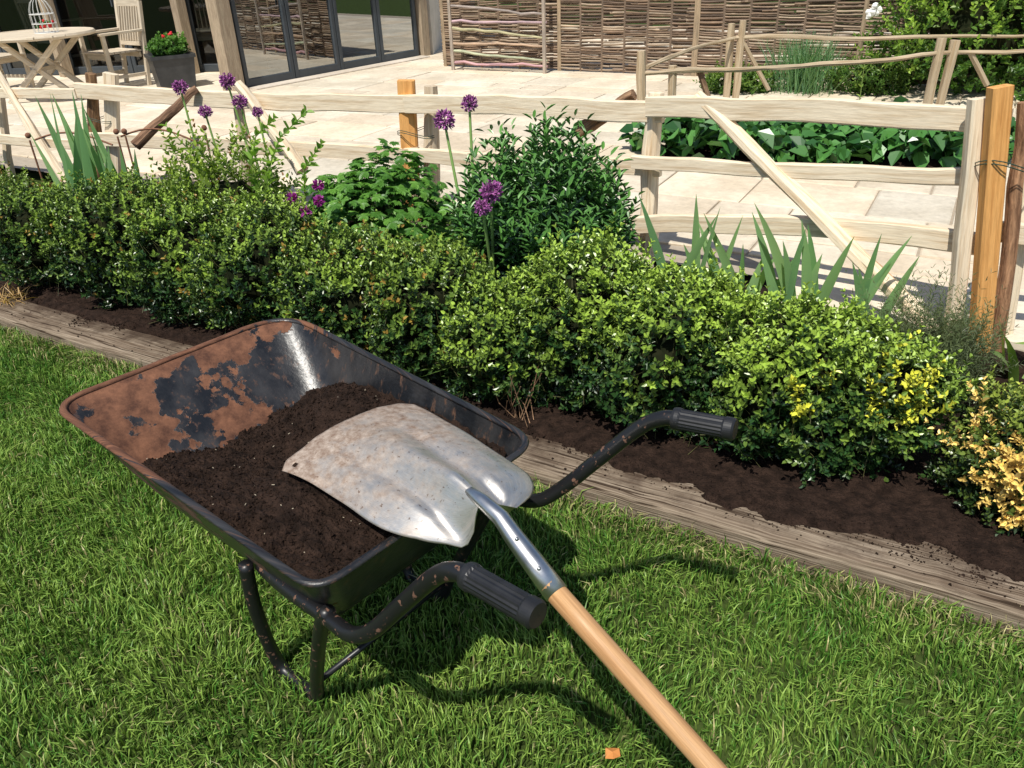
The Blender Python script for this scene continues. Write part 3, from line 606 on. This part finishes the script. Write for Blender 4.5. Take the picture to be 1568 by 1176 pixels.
# ---------------------------------------------------------------- house
def house():
    par=empty("oak_framed_house"); u=Vector((.62,.785,0)).normalized(); D0=Vector((-3.15,10.58,0)); D1=D0+u*3.15; nO=Vector((u.y,-u.x,0))
    fr=MB();gl=MB();gl2=MB();ok=MB()
    def glaz(p,q,nl,G_,zb=.12,zt=2.2):
        t=(q-p).normalized(); L=(q-p).length; w=L/nl; nn=Vector((t.y,-t.x,0))
        for i in range(nl):
            a=p+t*(w*i+.004);b=p+t*(w*(i+1)-.004)
            for c in (a+t*.03,b-t*.03): fr.beam((c.x,c.y,zb),(c.x,c.y,zt),.055,.06,up=t)
            for z,hh in ((zb+.05,.10),(zt-.03,.06)):
                fr.beam((a+t*.058)+Vector((0,0,z)),(b-t*.058)+Vector((0,0,z)),.05,hh)
            c=a+t*.05;e=b-t*.05; G_.add([(c.x,c.y,zb+.09),(e.x,e.y,zb+.09),(e.x,e.y,zt-.05),(c.x,c.y,zt-.05)],[[0,1,2,3]])
        for i in range(1,nl):
            c=p+t*(w*i-.06)+nn*.06; fr.beam((c.x,c.y,1.0),(c.x,c.y,1.2),.015,.02,up=t)
    glaz(D0,D1,4,gl)
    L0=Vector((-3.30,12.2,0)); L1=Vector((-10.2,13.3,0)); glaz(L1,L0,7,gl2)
    def opost(p,s=.2): ok.beam((p.x,p.y,.05),(p.x,p.y,2.3),s,s,seg=6,jit=.003,ch=.05,up=u)
    opost(D0-u*.16,.20); opost(D1+u*.12,.16); opost(L0+Vector((-.05,0,0)),.15)
    for f in (.15,.43,.72): opost(L0.lerp(L1,f)+Vector((0,-.15,0)),.15)
    ok.beam(D0-u*.3+Vector((0,0,2.42)),D1+u*.3+Vector((0,0,2.42)),.24,.24,ch=.05); ok.beam(L1+Vector((0,0,2.42)),L0+Vector((.1,0,2.42)),.24,.24,ch=.05)
    w=MB()
    def wall(p,q,z0,z1,th=.12,mt=0): w.beam((p.x,p.y,(z0+z1)/2),(q.x,q.y,(z0+z1)/2),th,z1-z0,mt,ch=.02)
    wall(D0-u*.26+Vector((-.02,.1,0)),L0+Vector((.0,-.1,0)),.05,2.3)
    wall(D1+u*.25,Vector((-.5,19,0)),.0,2.9); wall(L1,Vector((-10.2,19,0)),0,2.9); wall(Vector((-10.2,19,0)),Vector((-.5,19,0)),0,2.9)
    wall(D0,D1,2.56,2.95,.14); wall(L1,L0,2.56,2.95,.14)
    r=MB(); top=(-5,16,4.9); E=[(D1+Vector((.7,.2,0))),(D0+Vector((-.1,-.5,0))),(L0+Vector((-.35,-.5,0))),(L1+Vector((-.4,-.5,0))),Vector((-10.7,19.4,0)),Vector((-.1,19.4,0))]
    vs=[(e.x,e.y,2.97) for e in E]+[top]; r.add(vs,[[i,6,(i+1)%6] for i in range(6)]+[[0,1,2,3,4,5]])
    fl=MB(); fl.add([(D0.x,D0.y,.116),(D1.x,D1.y,.116),(-.6,19,.116),(-10.2,19,.116),(L1.x,L1.y,.116),(L0.x,L0.y,.116)],[[0,1,2,3,4,5]])
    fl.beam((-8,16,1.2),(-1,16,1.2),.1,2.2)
    fr.obj("door_frames",[FRAME],parent=par);gl.obj("glass_doors",[GLASS],parent=par);gl2.obj("windows",[GLASS_WEAK],parent=par);ok.obj("oak_posts",[OAK],parent=par);w.obj("walls",[RENDER],parent=par);r.obj("roof",[ROOF],parent=par);fl.obj("interior_floor",[DARKIN],parent=par)
    st=MB(); st.beam(D0+nO*.14+Vector((0,0,.105)),D1+nO*.14+Vector((0,0,.105)),.2,.05,0,(.9,.9,.95)); st.obj("threshold",[PAVE],parent=par)
house()

# ---------------------------------------------------------------- terrace furniture
def chair(loc,yaw):
    m=MB(); R=Matrix.Rotation(yaw,4,'Z'); T=Matrix.Translation(loc)@R
    def b(p,q,w,h,up=(0,0,1)): m.beam(T@Vector(p),T@Vector(q),w,h,0,tuple([random.uniform(.9,1.08)]*3),up=R@Vector(up))
    for x in (-.27,.27):
        b((x,-.24,0),(x,-.24,.64),.05,.05,(1,0,0)); b((x,.22,0),(x,.36,1.0),.05,.05,(1,0,0)); b((x,-.28,.655),(x,.30,.665),.06,.03)
        b((x,-.24,.15),(x,.23,.15),.025,.04)
    for y in (-.22,.22): b((-.245,y,.38),(.245,y,.38),.025,.06)
    for i in range(7): y=-.25+.075*i; b((-.27,y,.43),(.27,y,.43),.06,.02)
    b((-.245,.355,.97),(.245,.355,.97),.03,.08); b((-.245,.27,.50),(.245,.27,.50),.03,.05)
    for i in range(8): x=-.21+.06*i; b((x,.272,.53),(x,.352,.93),.045,.015,(1,0,0))
    m.obj("garden_chair",[TEAK])
chair((-4.95,11.25,.112),math.radians(-38)); chair((-6.55,11.3,.112),math.radians(70)); chair((-4.4,13.3,.112),math.radians(200)); chair((-6.9,13.9,.112),math.radians(160))
def table(c):
    m=MB(); c=Vector(c); r=.62
    for i in range(11):
        y=-r+.06+i*.112; hw=math.sqrt(max(.01,r*r-y*y)); m.beam(c+Vector((-hw,y,.73)),c+Vector((hw,y,.73)),.10,.025,0,(1,1,1))
    m.tube([c+Vector((math.cos(t)*r,math.sin(t)*r,.725)) for t in np.linspace(0,6.283,33)],.028,6,0)
    for s in (-1,1):
        m.beam(c+Vector((-.42,s*.25,0)),c+Vector((.38,s*.25,.70)),.05,.06); m.beam(c+Vector((.42,s*.2,0)),c+Vector((-.38,s*.2,.70)),.05,.06)
    m.beam(c+Vector((0,-.3,.35)),c+Vector((0,.3,.35)),.04,.04); m.obj("garden_table",[TEAK])
table((-5.45,10.45,.112))
def cage(c):
    m=MB(); c=Vector(c)
    for k in range(14):
        t=6.283*k/14; m.tube([c+Vector((math.cos(t)*.13*r,math.sin(t)*.13*r,z)) for r,z in ((1,0),(1,.18),(.93,.25),(.7,.32),(.38,.365),(.05,.39))],.003,4)
    for z in (0,.1,.2): m.tube([c+Vector((math.cos(t)*.13,math.sin(t)*.13,z)) for t in np.linspace(0,6.283,21)],.005,4)
    m.tube([c+Vector((0,0,.39)),c+Vector((0,0,.45))],.006,5)
    m.add([c+Vector((math.cos(t)*.13,math.sin(t)*.13,.003)) for t in np.linspace(0,6.0,20)],[list(range(20))])
    ob=m.obj("birdcage_lantern",[mat("white_wire",(.6,.6,.56),(.7,.7,.66),9,.5,bmp=0)])
    f=MB()
    for k in range(14): f.ball(c+Vector((random.gauss(0,.045),random.gauss(0,.045),.06+random.random()*.06)),.02,0,(.55,.03,.03) if k%2 else (.05,.14,.03),6,4,.5)
    f.obj("flowers",[PETAL],parent=ob)
cage((-5.32,10.45,.856))
def planter(c):
    m=MB(); c=Vector(c); R=Matrix.Rotation(.5,3,'Z')
    rings=[(.21,0),(.25,.36),(.27,.36),(.27,.40),(.23,.40),(.22,.36)]; vs=[]
    for r,z in rings: vs+=[c+R@Vector((sx*r,sy*r,z)) for sx,sy in ((-1,-1),(1,-1),(1,1),(-1,1))]
    fs=[[i*4+k,i*4+(k+1)%4,(i+1)*4+(k+1)%4,(i+1)*4+k] for i in range(5) for k in range(4)]+[[20,21,22,23]]
    m.add(vs,fs); m.obj("square_planter",[BLACKP])
    shrub("geranium_in_planter",(c.x,c.y,c.z+.47),(.21,.21,.12),300,8,.06,.045,.04,(.03,.09,.02),(.10,.22,.05),(.2,.38,.08),501,pn=2,newgrow=.5,core=.6,m=LEAF)
    f=MB()
    for k in range(4): f.ball(c+Vector((random.gauss(0,.10),random.gauss(0,.10),.60+random.random()*.03)),.022,0,(.6,.03,.04),7,5,.5)
    f.obj("red_flowers",[PETAL])
planter((-4.15,11.0,.112))
hoop=MB()
for x0,x1 in ((-2.95,-2.35),(-2.4,-1.85)):
    hoop.tube([(x0+(x1-x0)*t,5.25-.25*t,.62+.06*math.sin(math.pi*t)) for t in np.linspace(0,1,12)],.006,5)
    for x in (x0,x1): hoop.tube([(x,5.2,.05),(x,5.2,.63)],.006,5); hoop.ball((x,5.2,.66),.018)
hoop.obj("rusty_plant_support",[RUSTW])

# ---------------------------------------------------------------- wheelbarrow
Ld=Vector((-.743,.669,0)); Wd=Vector((.669,.743,0)); BO=Vector((-.17,1.34,0))
def BL(u,v,z): return BO+Ld*u+Wd*v+Vector((0,0,z))
def barrow():
    par=empty("wheelbarrow")
    def params(t):
        u0=-.01+.14*t; u1=1.0-.36*t**.9; w0=.310-.11*t**1.15; w1=.345-.135*t**1.15; return u0,u1,w0,w1
    def zc(t,u): return (.60+.045*max(0,min(1,u)))*(1-t)+.335*t
    def contour(t,grow=0):
        u0,u1,w0,w1=params(t); u0-=grow;u1+=grow;w0+=grow;w1+=grow
        C=[(u0,-w0,.06),(u1,-w1,.085),(u1,w1,.15),(u0,w0,.075)]; pts=[]
        for i in range(4):
            c=Vector(C[i][:2]);p=Vector(C[i-1][:2]);q=Vector(C[(i+1)%4][:2]); r=C[i][2]*(1-.25*t)
            a=(p-c).normalized();b=(q-c).normalized(); s=c+a*r; e=c+b*r
            for k in range(9):
                f=k/8; pts.append(s.lerp(c,f).lerp(c.lerp(e,f),f))
            nx=C[(i+1)%4]; e2=Vector(nx[:2])+(c-Vector(nx[:2])).normalized()*nx[2]*(1-.25*t)
            for k in range(1,8): pts.append(e.lerp(e2,k/8))
        return pts
    m=MB(); lv=[0,.04,.12,.25,.4,.55,.7,.82,.91,.97,1.0]; vs=[];g=[]
    for t in lv:
        for p in contour(t,-.018*max(0,(t-.85)/.15)):
            vs.append(BL(p.x,p.y,zc(t,p.x))); g.append((p.x,p.y,t*.35))
    n=len(contour(0))
    fs=[[j*n+k,(j+1)*n+k,(j+1)*n+(k+1)%n,j*n+(k+1)%n] for j in range(len(lv)-1) for k in range(n)]
    fs.append([(len(lv)-1)*n+k for k in range(n)]); m.add(vs,fs,0,(1,1,1),g)
    m.obj("tray",[BARROW],smooth=True,parent=par)
    r=MB(); C=contour(0,.004); pts=[BL(p.x,p.y,zc(0,p.x)) for p in C]; nn=len(pts); vs=[];g=[];K=8
    for i in range(nn):
        t=(pts[(i+1)%nn]-pts[i-1]).normalized(); a=t.cross(Vector((0,0,1))).normalized(); b=a.cross(t)
        for k in range(K): th=6.2832*k/K; vs.append(pts[i]+a*math.cos(th)*.0095+b*math.sin(th)*.007+Vector((0,0,.0012*noise.noise(pts[i]*25)))); g.append((C[i].x-.05+ (.35 if C[i].x>.78 else 0)+.05*math.cos(th),C[i].y,math.sin(th)*.01))
    r.add(vs,[[i*K+k,((i+1)%nn)*K+k,((i+1)%nn)*K+(k+1)%K,i*K+(k+1)%K] for i in range(nn) for k in range(K)],0,(1,1,1),g)
    r.obj("rolled_rim",[BARROW],smooth=True,parent=par)
    nu,nv=200,140; V=[]
    def sz_(p,q):
        z=.560-.09*max(0,p-.45)*1.4-.05*math.exp(-((p-.62)/.2)**2-((q-.05)/.5)**2)
        z+=.050*math.exp(-((p-.64)/.13)**2-((q-.66)/.28)**2)+.016*math.exp(-((p-.28)/.2)**2-((q+.4)/.4)**2)+.02*math.exp(-((p-.8)/.2)**2-((q+.9)/.3)**2)
        z-=.03*max(0,p-.85)/.15
        w=Vector((p*3,q*2,3)); z+=.018*noise.noise(w*1.3)+.013*noise.noise(w*4)+.007*noise.noise(w*11)+.004*noise.noise(w*28)
        return z
    def sp(p,q):
        z=sz_(p,q); t=(.62-z)/(.62-.335); t=max(.04,min(1,t)); u0,u1,w0,w1=params(t); X=2*p-1;Y=q
        X2=X*(1-.035*Y**8-.03*abs(Y)**3); Y2=Y*(1-(.06 if X>0 else .05)*X**8-.05*max(0,X)**4); P=(X2+1)/2
        return BL(u0+(u1-u0)*P,(w0+(w1-w0)*P)*Y2*.992,z)
    for j in range(nv):
        for i in range(nu): V.append(sp(i/(nu-1),2*j/(nv-1)-1)[:])
    i=np.arange(nu*nv).reshape(nv,nu); Q=np.c_[i[:-1,:-1].ravel(),i[:-1,1:].ravel(),i[1:,1:].ravel(),i[1:,:-1].ravel()]
    nc=6500; P=np.array([(sp(random.uniform(.02,.97),random.uniform(-.96,.96))+Vector((0,0,.0015)))[:] for _ in range(nc)]); cV,cT=crumbs(P,.0012+.006*rng.random(nc)**3)
    V=np.array(V); mesh_np("soil_load",np.vstack([V,cV]),[Q,cT+len(V)],[SOIL],parent=par)
    fl=MB()
    for _ in range(60):
        p=sp(random.uniform(.05,.9),random.uniform(-.9,.9))+Vector((0,0,.002)); a=random.random()*6.28; l=random.uniform(.002,.007); fl.tube([p,p+Vector((math.cos(a)*l,math.sin(a)*l,.001))],.0009,4)
    fl.obj("root_fragments",[mat("root",(.35,.3,.22),(.5,.42,.3),10,.8,bmp=0)],parent=par)
    def smoothpath(pts,n=6):
        out=[];P=[Vector(p) for p in pts]
        for i in range(len(P)-1):
            p0=P[max(i-1,0)];p1=P[i];p2=P[i+1];p3=P[min(i+2,len(P)-1)]
            for k in range(n):
                t=k/n; out.append(.5*((2*p1)+(p2-p0)*t+(2*p0-5*p1+4*p2-p3)*t*t+(3*p1-p0-3*p2+p3)*t**3))
        return out+[P[-1]]
    f=MB(); R=.0165
    near=[(-.455,-.225,.752),(-.33,-.222,.745),(-.285,-.222,.735),(-.24,-.225,.70),(-.16,-.24,.60),(-.09,-.262,.51),(-.03,-.27,.468),(.06,-.262,.45),(.30,-.235,.40),(.62,-.15,.30),(.92,-.07,.20),(1.0,-.06,.19)]
    far=[(-.445,.405,.752),(-.34,.385,.745),(-.30,.378,.735),(-.255,.367,.70),(-.18,.33,.61),(-.11,.29,.525),(-.05,.262,.475),(.06,.25,.45),(.30,.235,.40),(.62,.15,.30),(.92,.07,.20),(1.0,.06,.19)]
    for path in (near,far): f.tube([BL(*p) for p in smoothpath(path)],R,12)
    for s in (-1,1):
        f.tube([BL(*p) for p in smoothpath([(.05,s*.262,.47),(.078,s*.262,.43),(.14,s*.25,.30),(.225,s*.225,.12),(.26,s*.215,.03),(.30,s*.212,.012),(.37,s*.215,.012),(.41,s*.22,.04),(.41,s*.235,.14),(.395,s*.25,.28),(.385,s*.25,.40)],5)],.0165,12)
    f.tube([BL(.24,-.22,.09),BL(.24,.22,.09)],.008,8); f.tube([BL(.12,-.2,.38),BL(.12,.2,.38)],.012,8); f.tube([BL(.5,-.2,.335),BL(.5,.2,.335)],.012,8)
    f.obj("tubular_frame",[TUBE],smooth=True,parent=par)
    gr=MB()
    for path in (near,far):
        a=BL(*path[0]);b=BL(*path[1]); b=b+(b-a)*.12; d=(a-b).normalized(); K=36; L=(a-b).length
        prof=[(0,.0185),(.0,.0225),(.006,.024),(.014,.024),(.018,.0205),(L-.016,.0205),(L-.012,.0235),(L+.004,.0235),(L+.008,.020),(L+.0085,.001)]
        ax=d.cross(Vector((0,0,1))).normalized(); bx=d.cross(ax); vs=[]
        for s,(x,rad) in enumerate(prof):
            for k in range(K):
                th=6.2832*k/K; rr=rad*(1+(.07 if k%2 and rad<.0215 and rad>.0203 and x<L else 0)); vs.append(b+d*x+(ax*math.cos(th)+bx*math.sin(th))*rr)
        gr.add(vs,[[s*K+k,s*K+(k+1)%K,(s+1)*K+(k+1)%K,(s+1)*K+k] for s in range(len(prof)-1) for k in range(K)])
    gr.obj("rubber_grips",[RUBBER],parent=par)
    w=MB(); c=BL(.93,0,.19); n=36
    prof=[(.11,-.03),(.15,-.04),(.178,-.03),(.188,0),(.178,.03),(.15,.04),(.11,.03)]
    vs=[c+Ld*math.cos(6.2832*i/n)*r+Vector((0,0,1))*math.sin(6.2832*i/n)*r+Wd*x for i in range(n) for r,x in prof]; k=len(prof)
    w.add(vs,[[i*k+j,((i+1)%n)*k+j,((i+1)%n)*k+(j+1)%k,i*k+(j+1)%k] for i in range(n) for j in range(k)],0)
    w.add([c+Ld*math.cos(6.2832*i/n)*r+Vector((0,0,1))*math.sin(6.2832*i/n)*r+Wd*x for i in range(n) for r,x in ((.112,-.025),(.03,-.01),(.03,.01),(.112,.025))],[[i*4+j,((i+1)%n)*4+j,((i+1)%n)*4+j+1,i*4+j+1] for i in range(n) for j in range(3)],1)
    w.tube([c-Wd*.09,c+Wd*.09],.01,8,1); w.obj("wheel",[RUBBER,TUBE],smooth=True,parent=par)
barrow()

# ---------------------------------------------------------------- shovel
def shovel():
    par=empty("shovel"); T=Vector((-.405,1.625,.622)); Sp=Vector((-.030,1.165,.690)); Sh=Vector((.062,1.045,.62))
    d=(T-Sp); Lb=d.length; d.normalize(); wd=Vector((.77,.63,.10)); wd=(wd-d*wd.dot(d)).normalized(); nn=wd.cross(d).normalized()
    if nn.z<0: nn=-nn
    m=MB(); NS,NW=70,64; vs=[];g=[]
    for i in range(NS+1):
        s=i/NS; x=.05+s*(Lb-.05)
        e=(1-(1-min(1,s/.17))**2.6)**.5 if s<.17 else 1
        en=(1-(1-min(1,s/.42))**2.2)**.62 if s<.42 else 1
        hf=max((.165+.020*s)*e,.018); hn=max((.148+.030*s**3)*en,.018)
        for j in range(NW+1):
            w=2*j/NW-1; y=w*(hf if w>0 else hn)
            drop=-((.074 if w>0 else .060)-.036*s)*abs(w)**2.1*e
            wr=.021+.02*s
            rid=.036*math.exp(-(y/wr)**2)*max(0,1-s/.85)**.85
            gro=-.020*(math.exp(-((abs(y)-.050-.02*s)/.018)**2))*max(0,1-s/.78)**.7
            lx=x-(.008*w*w)*(s**4)-(.018*max(0,abs(w)-.86)/.14*s**14)+.006*noise.noise(Vector((w*4,3,0)))*s**6
            p=Sp+d*lx+wd*y+nn*(drop+rid+gro+.016*math.sin(s*math.pi)+.012-.024*max(0,.15-s)/.15+.004*noise.noise(Vector((s*4,w*3,0)))); vs.append(p); g.append((s,w*.4+.5,0))
    m.add(vs,[[i*(NW+1)+j,(i+1)*(NW+1)+j,(i+1)*(NW+1)+j+1,i*(NW+1)+j+1] for i in range(NS) for j in range(NW) if not (i in (64,65) and j in (3,4))],0,(1,1,1),g)
    ob=m.obj("blade",[STEEL],smooth=True,parent=par); sm=ob.modifiers.new("t",'SOLIDIFY'); sm.thickness=.0022; sm.offset=-1
    k=MB(); ax=(Sh-Sp).normalized()
    k.tube([Sp+d*.12+nn*.034,Sp+d*.05+nn*.022,Sp+nn*.006,Sp+ax*.04,Sp+ax*.09,Sh],[.008,.0145,.0165,.0185,.0205,.0225],16,0,flat=.95)
    for q in (.35,.75): p=Sp.lerp(Sh,q); k.ball(p+Vector((0,0,.0195))+Vector((-.006,-.006,0)),.004)
    k.obj("socket",[mat("bright_steel",(.5,.5,.5),(.66,.66,.65),30,.34,metal=1,bmp=.1,bd=.001)],smooth=True,parent=par)
    h=MB(); dirv=(Vector((.293,.816,.45))-Sh).normalized(); pts=[Sh-dirv*.02+dirv*(1.28*i/12) for i in range(13)]
    h.tube(pts,[.0195]*11+[.020,.017],20); h.obj("wooden_shaft",[ASH],smooth=True,parent=par)
shovel()
lf=MB(); c=Vector((.185,1.145,.045)); lf.add([c+Vector(p) for p in ((-.017,-.01,0),(0,-.016,.006),(.017,-.006,.0),(.016,.010,.006),(.002,.016,.0),(-.014,.011,.008),(0,0,.008))],[[0,1,6],[1,2,6],[2,3,6],[3,4,6],[4,5,6],[5,0,6]],0,(.55,.22,.06)); lf.obj("fallen_leaf",[PETAL])

# ---------------------------------------------------------------- camera, light
H=1.62; pitch=29; roll=2.5
cam=bpy.data.cameras.new("camera"); co=bpy.data.objects.new("camera",cam); COL.objects.link(co)
cam.lens=36*1230/1568; cam.clip_start=.05; cam.clip_end=600
co.matrix_world=Matrix.Translation((0,0,H))@Matrix.Rotation(math.radians(90-pitch),4,'X')@Matrix.Rotation(math.radians(-roll),4,'Z')
scene.camera=co
ld=Vector((.24,.51,-1)).normalized()
sl=bpy.data.lights.new("sun",'SUN'); sl.energy=5.0; sl.angle=math.radians(.5); sl.color=(1,.96,.88); so=bpy.data.objects.new("sun",sl); COL.objects.link(so)
so.rotation_mode='QUATERNION'; so.rotation_quaternion=ld.to_track_quat('-Z','Y')
w=bpy.data.worlds.new("World"); scene.world=w; w.use_nodes=True; nt=w.node_tree; bg=nt.nodes["Background"]; sk=nt.nodes.new("ShaderNodeTexSky"); sk.sky_type='NISHITA'; sk.sun_disc=False
sk.sun_elevation=math.asin(-ld.z); sk.sun_rotation=math.atan2(-ld.x,-ld.y); nt.links.new(sk.outputs[0],bg.inputs[0]); bg.inputs[1].default_value=.11
scene.view_settings.view_transform='Standard'; scene.view_settings.look='None'; scene.view_settings.exposure=0
